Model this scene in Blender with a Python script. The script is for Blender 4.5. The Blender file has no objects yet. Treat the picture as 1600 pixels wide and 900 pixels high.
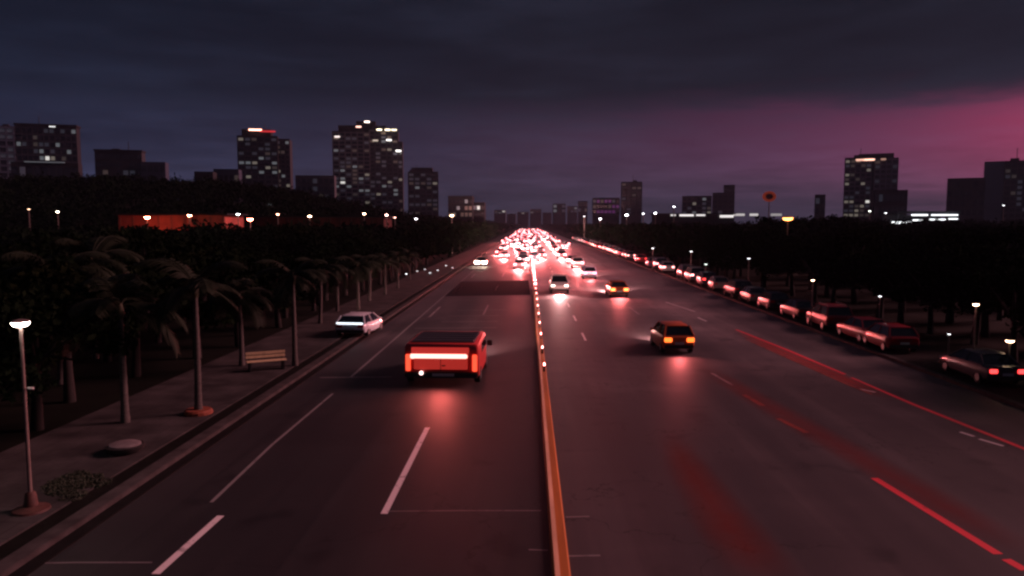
import bpy, bmesh, math, random
import numpy as np
from mathutils import Vector, Matrix, Euler
random.seed(7)
R = math.radians
SC = bpy.context.scene
COL = SC.collection

# ------------------------------------------------------------------ camera
H = 7.0
F = 1150.0                      # focal length in photo pixels (1600 wide)
cam_d = bpy.data.cameras.new('camera')
cam = bpy.data.objects.new('camera', cam_d); COL.objects.link(cam)
cam_d.sensor_width = 36.0
cam_d.lens = 36.0 * F / 1600.0
cam_d.clip_end = 9000.0
cam_d.clip_start = 0.1
PITCH = math.atan(100.0 / F); YAW = math.atan(26.0 / F)
cam.location = (0, 0, H)
cam.rotation_euler = (R(90) - PITCH, 0, YAW)
SC.camera = cam
CAM_M = Euler((R(90) - PITCH, 0, YAW)).to_matrix()

def ray(px, py):
    return CAM_M @ Vector(((px - 800) / F, -(py - 450) / F, -1.0))
def G(px, py, z=0.0):           # ground point seen at that place of the photograph
    d = ray(px, py); t = (z - H) / d.z
    return Vector((d.x * t, d.y * t, z))
def P(px, py, Y):               # point at distance Y
    d = ray(px, py); t = Y / d.y
    return Vector((d.x * t, Y, H + d.z * t))

# ------------------------------------------------------------------ colours
def lin(r, g, b, a=1.0):
    f = lambda c: (c / 255) / 12.92 if c / 255 <= 0.04045 else ((c / 255 + 0.055) / 1.055) ** 2.4
    return (f(r), f(g), f(b), a)

# ------------------------------------------------------------------ world and sun
SUN_AZ, SUN_EL = 74.0, 27.0
world = bpy.data.worlds.new('World'); SC.world = world; world.use_nodes = True
nt = world.node_tree; nt.nodes.clear()
class NX:
    """small helper to write node maths"""
    def __init__(s, nt): s.nt = nt
    def n(s, t, **k):
        o = s.nt.nodes.new(t)
        for a, b in k.items(): setattr(o, a, b)
        return o
    def put(s, sock, v):
        if isinstance(v, bpy.types.NodeSocket): s.nt.links.new(v, sock)
        else: sock.default_value = v
    def m(s, op, a, b=0.0, c=0.0):
        o = s.n('ShaderNodeMath', operation=op)
        for i, v in enumerate((a, b, c)): s.put(o.inputs[i], v)
        return o.outputs[0]
    def mix(s, f, a, b, mode='MIX'):
        o = s.n('ShaderNodeMix', data_type='RGBA', blend_type=mode)
        s.put(o.inputs[0], f); s.put(o.inputs[6], a); s.put(o.inputs[7], b)
        return o.outputs[2]
    def ramp(s, f, stops):
        o = s.n('ShaderNodeValToRGB')
        while len(o.color_ramp.elements) < len(stops): o.color_ramp.elements.new(0.5)
        for e, (p, c) in zip(o.color_ramp.elements, stops): e.position = p; e.color = c
        s.put(o.inputs[0], f); return o.outputs[0]
    def noise(s, vec, scale, detail=4, rough=0.55):
        o = s.n('ShaderNodeTexNoise'); s.put(o.inputs['Vector'], vec)
        o.inputs['Scale'].default_value = scale; o.inputs['Detail'].default_value = detail
        o.inputs['Roughness'].default_value = rough
        return o.outputs[0]
    def gauss(s, v, c, w):
        t = s.m('DIVIDE', s.m('SUBTRACT', v, c), w)
        return s.m('EXPONENT', s.m('MULTIPLY', s.m('MULTIPLY', t, t), -1.0))
x = NX(nt)
tc = x.n('ShaderNodeTexCoord').outputs['Generated']
sep = x.n('ShaderNodeSeparateXYZ'); nt.links.new(tc, sep.inputs[0])
dx, dy, dz = sep.outputs
el = x.m('MULTIPLY', x.m('ARCSINE', dz), 57.2958)
az = x.m('MULTIPLY', x.m('ARCTAN2', dx, dy), 57.2958)
zc = x.m('ADD', x.m('MAXIMUM', dz, 0.0), 0.06)
cmb = x.n('ShaderNodeCombineXYZ')
nt.links.new(x.m('DIVIDE', dx, zc), cmb.inputs[0]); nt.links.new(x.m('DIVIDE', dy, zc), cmb.inputs[1])
cl1 = x.noise(cmb.outputs[0], 0.55, 6, 0.55)
cl2 = x.noise(cmb.outputs[0], 2.2, 6, 0.62)
cb = x.n('ShaderNodeCombineXYZ'); nt.links.new(x.m('MULTIPLY', az, 0.035), cb.inputs[0]); nt.links.new(x.m('MULTIPLY', el, 0.24), cb.inputs[1])
cl3 = x.noise(cb.outputs[0], 1.0, 7, 0.58)                                    # long level banks
cloud = x.m('ADD', x.m('ADD', x.m('MULTIPLY', cl1, 0.3), x.m('MULTIPLY', cl2, 0.15)), x.m('MULTIPLY', cl3, 0.55))      # about 0.3 .. 0.7
elw = x.m('ADD', el, x.m('MULTIPLY', x.m('SUBTRACT', cloud, 0.5), 10.0))       # ragged cloud edges
e01 = x.m('DIVIDE', x.m('ADD', elw, 2.0), 40.0)
base = x.ramp(e01, [(0.0, lin(50, 51, 66)), (0.08, lin(47, 48, 64)), (0.17, lin(43, 43, 60)), (0.245, lin(38, 38, 53)),
                    (0.285, lin(29, 30, 42)), (0.40, lin(25, 27, 38)), (0.7, lin(27, 30, 42)), (1.0, lin(27, 30, 42))])
# cooler blue away from the sunset side
blue = x.m('MULTIPLY', x.m('SUBTRACT', 1.0, x.m('MINIMUM', x.m('MAXIMUM', x.m('DIVIDE', x.m('ADD', az, 34.0), 34.0), 0.0), 1.0)), 0.9)
base = x.mix(blue, base, x.mix(1.0, base, (0.78, 1.02, 1.22, 1), 'MULTIPLY'))
# cloud relief
rel = x.ramp(cloud, [(0.36, (0.50, 0.52, 0.56, 1)), (0.50, (0.95, 0.97, 1.0, 1)), (0.64, (1.65, 1.65, 1.7, 1))])
base = x.mix(1.0, base, rel, 'MULTIPLY')
# afterglow low in the west (to the right of the road)
sky = x.n('ShaderNodeTexSky', sky_type='NISHITA', sun_disc=False)
sky.sun_elevation = R(SUN_EL); sky.sun_rotation = R(SUN_AZ); sky.air_density = 1.6; sky.dust_density = 3.0
lid = x.m('SUBTRACT', 1.0, x.m('SMOOTH_MIN', 1.0, x.m('MAXIMUM', x.m('DIVIDE', x.m('SUBTRACT', elw, 7.6), 2.2), 0.0), 0.2))
gl = x.m('MULTIPLY', x.m('MULTIPLY', x.gauss(az, 48.0, 14.5), x.gauss(elw, 5.2, 3.3)), lid)
gw = x.m('MULTIPLY', x.m('MULTIPLY', x.gauss(az, 40.0, 30.0), x.gauss(elw, 5.6, 3.4)), lid)
glow = x.mix(1.0, x.mix(gl, (0, 0, 0, 1), lin(172, 46, 74)), x.mix(gw, (0, 0, 0, 1), lin(90, 32, 60)), 'ADD')
tot = x.mix(1.0, base, glow, 'ADD')
tot = x.mix(1.0, tot, x.mix(1.0, sky.outputs[0], (0.00012, 0.00014, 0.0002, 1), 'MULTIPLY'), 'ADD')
bg = x.n('ShaderNodeBackground'); nt.links.new(tot, bg.inputs[0]); bg.inputs[1].default_value = 1.0
wo = x.n('ShaderNodeOutputWorld'); nt.links.new(bg.outputs[0], wo.inputs[0])

sun_d = bpy.data.lights.new('sun', 'SUN'); sun = bpy.data.objects.new('sun', sun_d); COL.objects.link(sun)
sun_d.energy = 3.0; sun_d.angle = R(20); sun_d.color = (1.0, 0.38, 0.41)
sd = Vector((math.sin(R(SUN_AZ)) * math.cos(R(SUN_EL)), math.cos(R(SUN_AZ)) * math.cos(R(SUN_EL)), math.sin(R(SUN_EL))))
sun.rotation_euler = sd.to_track_quat('Z', 'Y').to_euler()
sun.location = (40, 60, 60)

vs = SC.view_settings
vs.view_transform = 'Standard'; vs.look = 'None'; vs.gamma = 1.0; vs.use_curve_mapping = False; vs.exposure = 0.0
SC.render.engine = 'CYCLES'
cy = SC.cycles
cy.use_denoising = True
cy.max_bounces = 5; cy.diffuse_bounces = 2; cy.glossy_bounces = 3; cy.transmission_bounces = 2; cy.volume_bounces = 0
cy.sample_clamp_indirect = 3.0
cy.filter_width = 2.5
cy.caustics_reflective = False; cy.caustics_refractive = False

# ------------------------------------------------------------------ materials
MATS = {}
def mat(name, col, rough=0.6, metal=0.0, noise=0.0, scale=8.0, bump=0.0, spec=0.5, stretch=None, col2=None):
    if name in MATS: return MATS[name]
    m = bpy.data.materials.new(name); m.use_nodes = True
    t = m.node_tree; b = t.nodes['Principled BSDF']
    b.inputs['Roughness'].default_value = rough; b.inputs['Metallic'].default_value = metal
    b.inputs['Specular IOR Level'].default_value = spec
    c = tuple(col[:3]) + (1,)
    b.inputs['Base Color'].default_value = c
    if noise or bump or col2:
        y = NX(t)
        tcn = t.nodes.new('ShaderNodeTexCoord').outputs['Object']
        if stretch:
            mp = t.nodes.new('ShaderNodeMapping'); mp.inputs['Scale'].default_value = stretch
            t.links.new(tcn, mp.inputs[0]); tcn = mp.outputs[0]
        nz = y.noise(tcn, scale, 5, 0.6)
        d = tuple(v * (1 - noise) for v in c[:3]) + (1,)
        e = tuple(v * (1 + noise) for v in (col2 or c)[:3]) + (1,)
        t.links.new(y.ramp(nz, [(0.3, d), (0.7, e)]), b.inputs['Base Color'])
        if bump:
            bp = t.nodes.new('ShaderNodeBump'); bp.inputs['Strength'].default_value = bump; bp.inputs['Distance'].default_value = 0.03
            t.links.new(nz, bp.inputs['Height']); t.links.new(bp.outputs[0], b.inputs['Normal'])
    MATS[name] = m; return m
def glow_mat(name, col, strength):
    if name in MATS: return MATS[name]
    m = bpy.data.materials.new(name); m.use_nodes = True
    b = m.node_tree.nodes['Principled BSDF']
    b.inputs['Base Color'].default_value = tuple(0.4 * v for v in col[:3]) + (1,)
    b.inputs['Emission Color'].default_value = tuple(col[:3]) + (1,)
    b.inputs['Emission Strength'].default_value = strength
    b.inputs['Roughness'].default_value = 0.3
    MATS[name] = m; return m

def asphalt_material():
    m = bpy.data.materials.new('asphalt'); m.use_nodes = True
    t = m.node_tree; b = t.nodes['Principled BSDF']; y = NX(t)
    oc = t.nodes.new('ShaderNodeTexCoord').outputs['Object']
    mp = t.nodes.new('ShaderNodeMapping'); mp.inputs['Scale'].default_value = (1.0, 0.035, 1.0); t.links.new(oc, mp.inputs[0])
    long = y.noise(mp.outputs[0], 0.75, 4, 0.6)           # wheel tracks drawn out along the lanes
    big = y.noise(oc, 0.09, 5, 0.6)
    mp2 = t.nodes.new('ShaderNodeMapping'); mp2.inputs['Scale'].default_value = (0.08, 1.0, 1.0); t.links.new(oc, mp2.inputs[0])
    cross = y.noise(mp2.outputs[0], 0.35, 4, 0.65)        # cross-wise repairs
    fine = y.noise(oc, 60, 3, 0.7)
    v = y.m('ADD', y.m('ADD', y.m('MULTIPLY', long, 0.45), y.m('MULTIPLY', big, 0.35)), y.m('MULTIPLY', cross, 0.2))
    col = y.ramp(v, [(0.38, (0.012, 0.012, 0.014, 1)), (0.5, (0.022, 0.0215, 0.0235, 1)), (0.62, (0.042, 0.040, 0.041, 1))])
    col = y.mix(0.35, col, y.ramp(fine, [(0.35, (0.008, 0.008, 0.008, 1)), (0.7, (0.055, 0.052, 0.052, 1))]))
    # cracks, mended seams and oil drips
    vr = t.nodes.new('ShaderNodeTexVoronoi'); vr.feature = 'DISTANCE_TO_EDGE'; vr.inputs['Scale'].default_value = 0.16
    wob = t.nodes.new('ShaderNodeMix'); wob.data_type = 'VECTOR'; wob.inputs[0].default_value = 0.10
    nz3 = t.nodes.new('ShaderNodeTexNoise'); nz3.inputs['Scale'].default_value = 0.9; nz3.inputs['Detail'].default_value = 5; t.links.new(oc, nz3.inputs['Vector'])
    sc3 = t.nodes.new('ShaderNodeVectorMath'); sc3.operation = 'MULTIPLY_ADD'; t.links.new(nz3.outputs['Color'], sc3.inputs[0]); sc3.inputs[1].default_value = (3, 3, 3); t.links.new(oc, sc3.inputs[2])
    t.links.new(sc3.outputs[0], vr.inputs['Vector'])
    crack = y.m('MULTIPLY', y.m('LESS_THAN', vr.outputs['Distance'], 0.004), y.m('GREATER_THAN', big, 0.47))
    col = y.mix(y.m('MULTIPLY', crack, 0.75), col, (0.006, 0.006, 0.006, 1))
    blot = y.noise(oc, 0.55, 3, 0.5)
    col = y.mix(y.m('MULTIPLY', y.m('SUBTRACT', 1.0, y.m('MINIMUM', y.m('MAXIMUM', y.m('DIVIDE', y.m('SUBTRACT', blot, 0.30), 0.09), 0.0), 1.0)), 0.6), col, (0.008, 0.008, 0.009, 1))
    pv = t.nodes.new('ShaderNodeTexBrick'); pv.inputs['Scale'].default_value = 0.05; pv.offset = 0.37; pv.inputs['Mortar Size'].default_value = 0.0; pv.inputs['Brick Width'].default_value = 0.185; pv.inputs['Row Height'].default_value = 1.7
    pv.inputs['Color1'].default_value = (.78, .78, .80, 1); pv.inputs['Color2'].default_value = (1.2, 1.18, 1.18, 1); t.links.new(oc, pv.inputs['Vector'])
    col = y.mix(1.0, col, pv.outputs['Color'], 'MULTIPLY')
    sx = t.nodes.new('ShaderNodeSeparateXYZ'); t.links.new(oc, sx.inputs[0])     # right carriageway paler: the light on it is put into the colour
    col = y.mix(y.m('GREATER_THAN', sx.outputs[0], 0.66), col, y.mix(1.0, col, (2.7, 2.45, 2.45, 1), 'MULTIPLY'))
    far_glow = y.m('ADD', sx.outputs[1], y.m('MULTIPLY', y.m('SUBTRACT', big, 0.5), 60.0))    # farther up, the traffic glow is put into the colour as a paler tone
    far_glow = y.m('MINIMUM', y.m('MAXIMUM', y.m('DIVIDE', y.m('SUBTRACT', far_glow, 30.0), 60.0), 0.0), 1.0)
    col = y.mix(far_glow, col, y.mix(1.0, col, (3.4, 3.2, 3.2, 1), 'MULTIPLY'))
    t.links.new(col, b.inputs['Base Color'])
    t.links.new(y.m('ADD', 0.47, y.m('MULTIPLY', v, 0.26)), b.inputs['Roughness'])
    b.inputs['Specular IOR Level'].default_value = 0.35
    bp = t.nodes.new('ShaderNodeBump'); bp.inputs['Strength'].default_value = 0.25; bp.inputs['Distance'].default_value = 0.01
    t.links.new(fine, bp.inputs['Height']); t.links.new(bp.outputs[0], b.inputs['Normal'])
    return m
MATS['asphalt'] = asphalt_material()

def worn_paint(name, col, cover=0.5):
    m = bpy.data.materials.new(name); m.use_nodes = True
    t = m.node_tree; b = t.nodes['Principled BSDF']; y = NX(t)
    oc = t.nodes.new('ShaderNodeTexCoord').outputs['Object']
    n1 = y.noise(oc, 2.2, 5, 0.7)
    t.links.new(y.ramp(n1, [(cover - 0.14, (0.06, 0.055, 0.055, 1)), (cover, tuple(col) + (1,))]), b.inputs['Base Color'])
    b.inputs['Roughness'].default_value = 0.55
    MATS[name] = m; return m

# ------------------------------------------------------------------ mesh helpers
class MB:
    def __init__(s): s.v = []; s.f = []
    def add(s, vs, fs):
        o = len(s.v); s.v += [tuple(p) for p in vs]; s.f += [tuple(i + o for i in f) for f in fs]; return s
    def box(s, c, d, rz=0.0, taper=1.0):
        cx, cy_, cz = c; hx, hy, hz = (k / 2 for k in d); ca, sa = math.cos(rz), math.sin(rz); p = []
        for z, k in ((-hz, 1.0), (hz, taper)):
            for a, b in ((-1, -1), (1, -1), (1, 1), (-1, 1)):
                X, Y = a * hx * k, b * hy * k
                p.append((cx + X * ca - Y * sa, cy_ + X * sa + Y * ca, cz + z))
        return s.add(p, [(3, 2, 1, 0), (4, 5, 6, 7), (0, 1, 5, 4), (1, 2, 6, 5), (2, 3, 7, 6), (3, 0, 4, 7)])
    def tube(s, pts, rad, n=8, cap=True):
        pts = [Vector(p) for p in pts]; rings = []
        for i, p in enumerate(pts):
            t = (pts[min(i + 1, len(pts) - 1)] - pts[max(i - 1, 0)]).normalized()
            a = t.orthogonal() if abs(t.z) < 0.95 else Vector((1, 0, 0)); a = (a - t * a.dot(t)).normalized(); b = t.cross(a)
            r = rad[i] if hasattr(rad, '__len__') else rad
            rings.append([p + a * (r * math.cos(2 * math.pi * k / n)) + b * (r * math.sin(2 * math.pi * k / n)) for k in range(n)])
        vs = [q for r_ in rings for q in r_]; fs = []
        for i in range(len(pts) - 1):
            for k in range(n):
                fs.append((i * n + k, i * n + (k + 1) % n, (i + 1) * n + (k + 1) % n, (i + 1) * n + k))
        if cap: fs += [tuple(range(n))[::-1], tuple((len(pts) - 1) * n + k for k in range(n))]
        return s.add(vs, fs)
    def lathe(s, prof, n=16, c=(0, 0, 0)):
        vs = [(c[0] + r * math.cos(2 * math.pi * k / n), c[1] + r * math.sin(2 * math.pi * k / n), c[2] + z) for r, z in prof for k in range(n)]
        fs = [(i * n + k, i * n + (k + 1) % n, (i + 1) * n + (k + 1) % n, (i + 1) * n + k) for i in range(len(prof) - 1) for k in range(n)]
        fs += [tuple(range(n))[::-1], tuple((len(prof) - 1) * n + k for k in range(n))]
        return s.add(vs, fs)
    def loft(s, secs):
        n = len(secs[0]); vs = [p for q in secs for p in q]; fs = []
        for i in range(len(secs) - 1):
            for k in range(n):
                fs.append((i * n + k, (i + 1) * n + k, (i + 1) * n + (k + 1) % n, i * n + (k + 1) % n))
        fs += [tuple(range(n)), tuple((len(secs) - 1) * n + k for k in range(n))[::-1]]
        return s.add(vs, fs)
    def strip(s, left, right, z):
        vs = []
        for a, b in zip(left, right): vs += [(a[0], a[1], z), (b[0], b[1], z)]
        return s.add(vs, [(2 * i, 2 * i + 1, 2 * i + 3, 2 * i + 2) for i in range(len(left) - 1)])
    def mesh(s, name, smooth=None, bevel=0.0):
        me = bpy.data.meshes.new(name); me.from_pydata(s.v, [], s.f)
        bm = bmesh.new(); bm.from_mesh(me)
        bmesh.ops.recalc_face_normals(bm, faces=bm.faces[:])
        if bevel: bmesh.ops.bevel(bm, geom=bm.edges[:], offset=bevel, segments=2, affect='EDGES', clamp_overlap=True)
        bm.to_mesh(me); bm.free()
        if smooth is not None:
            me.shade_smooth(); me.set_sharp_from_angle(angle=R(smooth))
        return me
    def flat(s, name):            # open sheets: no normal guessing, faces up
        me = bpy.data.meshes.new(name); me.from_pydata(s.v, [], s.f); return me

def link(name, data, parent=None, loc=None, rz=None, m=None):
    o = bpy.data.objects.new(name, data); COL.objects.link(o)
    if parent is not None: o.parent = parent
    if loc is not None: o.location = loc
    if rz is not None: o.rotation_euler = (0, 0, rz)
    if m is not None and data is not None:
        if not data.materials: data.materials.append(m)
        elif data.materials[0] != m:
            o.material_slots[0].link = 'OBJECT'; o.material_slots[0].material = m
    return o
def tag(o, label, cat, group=None):
    o['label'] = label; o['category'] = cat
    if group: o['group'] = group
    return o
def thing(name, label, cat, loc=(0, 0, 0), rz=0.0, group=None):
    return tag(link(name, None, None, loc, rz), label, cat, group)
def structure(o): o['kind'] = 'structure'; return o
def stuff(o, label, cat): o['kind'] = 'stuff'; o['label'] = label; o['category'] = cat; return o
ORD = ['first', 'second', 'third', 'fourth', 'fifth', 'sixth', 'seventh', 'eighth', 'ninth', 'tenth', 'eleventh', 'twelfth', 'thirteenth', 'fourteenth',
       'fifteenth', 'sixteenth', 'seventeenth', 'eighteenth', 'nineteenth', 'twentieth']
def smooth01(t): t = min(max(t, 0.0), 1.0); return t * t * (3 - 2 * t)

# ------------------------------------------------------------------ terrain
def hill(X, Y):
    a = 15.5 * smooth01((-X - 16) / 105) * smooth01((Y - 150) / 100)
    b = 2.0 * smooth01((X - 45) / 80) * smooth01((Y - 170) / 120)
    return a + b - 0.06
xs = [-2200, -1600, -1100, -700] + list(np.arange(-500, 501, 14.0)) + [700, 1100, 1600, 2200]
ys = [-300, -100, -30] + list(np.arange(0, 520, 14.0)) + [700, 1000, 1500, 2200]
mb = MB(); vs_ = [(X, Y, hill(X, Y)) for Y in ys for X in xs]; nx = len(xs)
mb.add(vs_, [(j * nx + i, j * nx + i + 1, (j + 1) * nx + i + 1, (j + 1) * nx + i) for j in range(len(ys) - 1) for i in range(nx - 1)])
structure(link('ground', mb.flat('ground'), m=mat('soil', (0.004, 0.005, 0.003), 0.95, noise=0.5, scale=0.6, bump=0.3, spec=0.1)))

KL, KR = -10.0, 18.7            # inner kerb lines
YE = 1500.0
road = structure(link('road', MB().add([(KL - 0.02, -20, 0), (KR + 0.02, -20, 0), (KR + 0.02, YE, 0), (KL - 0.02, YE, 0)], [(0, 1, 2, 3)]).flat('road'), m=MATS['asphalt']))

def slab(name, x0, x1, y0, y1, z1, m, z0=-0.05, bev=0.0):
    return structure(link(name, MB().box(((x0 + x1) / 2, (y0 + y1) / 2, (z0 + z1) / 2), (x1 - x0, y1 - y0, z1 - z0)).mesh(name, bevel=bev), m=m))
pave_m = mat('paving', (0.032, 0.031, 0.031), 0.85, noise=0.4, scale=0.7, bump=0.2, col2=(0.047, 0.045, 0.045), spec=0.15)
pt = pave_m.node_tree; pb_ = pt.nodes['Principled BSDF']; src = pb_.inputs['Base Color'].links[0].from_socket; py_ = NX(pt)
bt = pt.nodes.new('ShaderNodeTexBrick'); bt.inputs['Scale'].default_value = 1.0; bt.inputs['Brick Width'].default_value = 0.9; bt.inputs['Row Height'].default_value = 0.9; bt.inputs['Mortar Size'].default_value = 0.012; bt.offset = 0.5
bt.inputs['Color1'].default_value = (.88, .88, .88, 1); bt.inputs['Color2'].default_value = (1.1, 1.1, 1.1, 1); bt.inputs['Mortar'].default_value = (.45, .45, .45, 1)
pt.links.new(pt.nodes.new('ShaderNodeTexCoord').outputs['Object'], bt.inputs['Vector'])
pt.links.new(py_.mix(1.0, src, bt.outputs['Color'], 'MULTIPLY'), pb_.inputs['Base Color'])
slab('gutter', KL - 0.35, KL, -20, 900, 0.03, mat('gutter_concrete', (0.008, 0.008, 0.008), 0.9, noise=0.4, scale=1.5, spec=0.1))
slab('kerb', KL - 0.80, KL - 0.353, -20, 900, 0.15, mat('kerb_concrete', (0.052, 0.048, 0.048), 0.9, noise=0.4, scale=2.0, spec=0.15), bev=0.02)
slab('verge', KL - 1.35, KL - 0.803, -20, 900, 0.10, mat('verge_soil', (0.006, 0.006, 0.005), 0.95, noise=0.5, scale=3.0, bump=0.4, spec=0.1))
slab('pavement', -15.9, KL - 1.353, -20, 900, 0.14, pave_m)
slab('kerb', KR, KR + 0.3, -20, 900, 0.13, MATS['kerb_concrete'], bev=0.02)
slab('parking_strip', KR + 0.303, 23.0, -20, 900, 0.09, mat('parking_ground', (0.014, 0.013, 0.013), 0.9, noise=0.4, scale=1.0, spec=0.1))

# ---- markings and painted red light trails, parts of the road
white_p = worn_paint('white_paint', (0.78, 0.72, 0.72), 0.42)
faint_p = worn_paint('faint_paint', (0.33, 0.30, 0.30), 0.50)
joint_p = worn_paint('joint_paint', (0.22, 0.21, 0.21), 0.45)
red_trail_p = worn_paint('red_trail_paint', (0.90, 0.06, 0.085), 0.36)  # red light trails of the traffic, painted onto the road
dull_trail_p = worn_paint('dull_red_trail_paint', (0.34, 0.065, 0.045), 0.50)
zz = [0.004]
def mark(name, pts, w, m, z=0.004):
    L, Rr = [], []
    for i, p in enumerate(pts):
        t = (Vector(pts[min(i + 1, len(pts) - 1)]) - Vector(pts[max(i - 1, 0)])); t = Vector((t.x, t.y)).normalized()
        k = w[i] if hasattr(w, '__len__') else w
        L.append((p[0] - t.y * k / 2, p[1] + t.x * k / 2)); Rr.append((p[0] + t.y * k / 2, p[1] - t.x * k / 2))
    return link(name, MB().strip(L, Rr, z).flat(name), road, m=m)
mark('lane_dash', [G(600, 803), G(668, 668)], 0.17, white_p)
d0 = G(345, 806); mark('lane_dash', [d0, G(243, 897), G(200, 936)][:2], 0.18, white_p)
YG = [14 + 20.5 * k for k in range(1, 22)]
for Y in YG[1:]:
    mark('lane_dash', [(-3.5, Y + 1.5), (-3.5, Y + 8.5)], 0.15, faint_p)
for Y in YG[1:]:
    mark('lane_dash', [(-7.5, Y), (-7.5, Y + 7)], 0.15, faint_p)
mark('edge_line', [G(330, 785), G(425, 695), G(520, 615)], 0.10, joint_p)
mark('edge_line', [(-8.15, 33), (-8.3, 120), (-8.4, 420)], 0.12, joint_p)
for Y in np.arange(44, 330, 9.0):
    mark('lane_dash', [(3.45, Y), (3.45, Y + 3.2)], 0.14, white_p if Y < 140 else faint_p)
for a, b, m in (((1112, 583), (1145, 602), faint_p), ((1163, 617), (1192, 634), dull_trail_p), ((1216, 654), (1260, 676), dull_trail_p),
                ((1366, 747), (1560, 866), red_trail_p), ((1572, 874), (1602, 891), red_trail_p)):
    p, q = G(*a), G(*b); mark('lane_dash', [p, q], 0.22 if m is not faint_p else 0.15, m)  # the red ones are light trails laid down as colour
for Y in np.arange(45, 300, 12.0):
    mark('lane_dash', [(8.6, Y), (8.5, Y + 5.0)], 0.15, faint_p)
mark('red_trail_line', [G(1150, 515), G(1230, 547), G(1320, 585)], [0.16, 0.24, 0.2], red_trail_p)
mark('red_trail_line', [G(1165, 530), G(1240, 563), G(1330, 603), G(1362, 616)], [0.1, 0.18, 0.16, 0.1], dull_trail_p)
mark('red_trail_line', [G(1330, 590), G(1425, 631), G(1515, 667), G(1615, 707)], [0.14, 0.22, 0.22, 0.2], red_trail_p)  # all three are light trails drawn as red strips
for a, b in (((1340, 607), (1368, 613)), ((1500, 675), (1522, 682)), ((1530, 686), (1568, 697)), ((1090, 496), (1104, 502)), ((1040, 472), (1086, 487))):
    mark('road_stud_mark', [G(*a), G(*b)], 0.14, white_p)
def soft_trail_paint(name, col, dens):  # soft-edged red light trails, laid on the road as colour
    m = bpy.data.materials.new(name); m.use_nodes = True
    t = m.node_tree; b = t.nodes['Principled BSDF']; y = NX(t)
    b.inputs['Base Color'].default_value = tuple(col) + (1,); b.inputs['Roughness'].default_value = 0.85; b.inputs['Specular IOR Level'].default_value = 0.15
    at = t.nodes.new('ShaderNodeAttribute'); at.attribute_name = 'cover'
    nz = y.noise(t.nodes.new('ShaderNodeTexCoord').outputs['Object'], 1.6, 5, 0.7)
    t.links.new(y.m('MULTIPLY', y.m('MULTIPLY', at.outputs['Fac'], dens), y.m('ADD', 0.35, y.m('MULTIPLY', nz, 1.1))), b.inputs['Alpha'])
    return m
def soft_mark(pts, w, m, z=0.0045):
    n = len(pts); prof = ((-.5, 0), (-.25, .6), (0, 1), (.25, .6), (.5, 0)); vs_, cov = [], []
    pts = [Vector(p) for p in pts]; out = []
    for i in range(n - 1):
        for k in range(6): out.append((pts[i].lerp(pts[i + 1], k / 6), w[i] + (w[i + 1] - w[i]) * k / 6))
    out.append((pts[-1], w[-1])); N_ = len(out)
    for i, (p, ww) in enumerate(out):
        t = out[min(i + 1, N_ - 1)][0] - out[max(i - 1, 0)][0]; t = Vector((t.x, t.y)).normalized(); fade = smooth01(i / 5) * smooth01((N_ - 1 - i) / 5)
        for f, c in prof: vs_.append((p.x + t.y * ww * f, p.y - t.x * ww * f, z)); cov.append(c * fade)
    me = bpy.data.meshes.new('red_light_trail'); me.from_pydata(vs_, [], [(i * 5 + k, i * 5 + k + 1, i * 5 + k + 6, i * 5 + k + 5) for i in range(N_ - 1) for k in range(4)])
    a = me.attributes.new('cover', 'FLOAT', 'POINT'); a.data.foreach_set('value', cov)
    link('red_light_trail', me, road, m=m)
sr = soft_trail_paint('trail_red_wide', (0.26, 0.030, 0.016), 0.42); sr2 = soft_trail_paint('trail_red_pale', (0.24, 0.032, 0.030), 0.42)
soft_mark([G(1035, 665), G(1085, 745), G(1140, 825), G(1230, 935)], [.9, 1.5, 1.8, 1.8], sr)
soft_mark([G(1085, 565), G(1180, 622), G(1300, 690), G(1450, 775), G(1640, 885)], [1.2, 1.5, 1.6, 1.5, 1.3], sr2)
soft_mark([G(1140, 512), G(1215, 547), G(1310, 588), G(1400, 628)], [.8, 1.2, 1.1, .8], soft_trail_paint('trail_red_strong', (0.50, 0.05, 0.045), 0.6))
# seams across# seams across the carriageway
mark('cross_joint', [G(-20, 882), G(120, 879), G(238, 879)], 0.045, joint_p)
mark('cross_joint', [G(604, 799), G(720, 798), G(846, 798)], 0.04, joint_p)
mark('cross_joint', [G(884, 808), G(921, 807)], 0.06, joint_p)
mark('cross_joint', [G(888, 869), G(938, 868)], 0.07, joint_p)
mark('cross_joint', [G(826, 859), G(856, 860)], 0.05, joint_p)
for a, b in (((648, 513), (776, 512)), ((690, 503), (778, 502)), ((700, 494), (780, 493)), ((716, 485), (790, 484)), ((500, 590), (612, 589))):
    mark('cross_joint', [G(*a), G(*b)], 0.14, joint_p)
patch_m = mat('dark_patch', (0.012, 0.013, 0.018), 0.95, noise=0.35, scale=1.2, spec=0.05)
pa, pb, pc, pd = G(694, 463), G(829, 461), G(826, 438), G(720, 440)
link('dark_road_band', MB().add([(q.x, q.y, 0.004) for q in (pa, pb, pc, pd)], [(0, 1, 2, 3)]).flat('dark_road_band'), road, m=patch_m)  # darker band across the left lanes

# ------------------------------------------------------------------ median kerb
med = structure(link('median', MB().loft([[(0.48, y, 0.0), (0.51, y, 0.11), (0.53, y, 0.13), (0.81, y, 0.13), (0.83, y, 0.11), (0.86, y, 0.0)] for y in (-20, 200, 900)]).mesh('median'),
        m=mat('orange_kerb', (0.50, 0.16, 0.03), 0.6, noise=0.4, scale=1.2, stretch=(1, 0.1, 1))))
link('painted_edge', MB().box((0.585, 440, 0.134), (0.10, 920, 0.012)).mesh('painted_edge'), med, m=mat('edge_paint', (0.85, 0.50, 0.30), 0.5, noise=0.3, scale=1.5, stretch=(1, 0.2, 1)))

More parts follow.
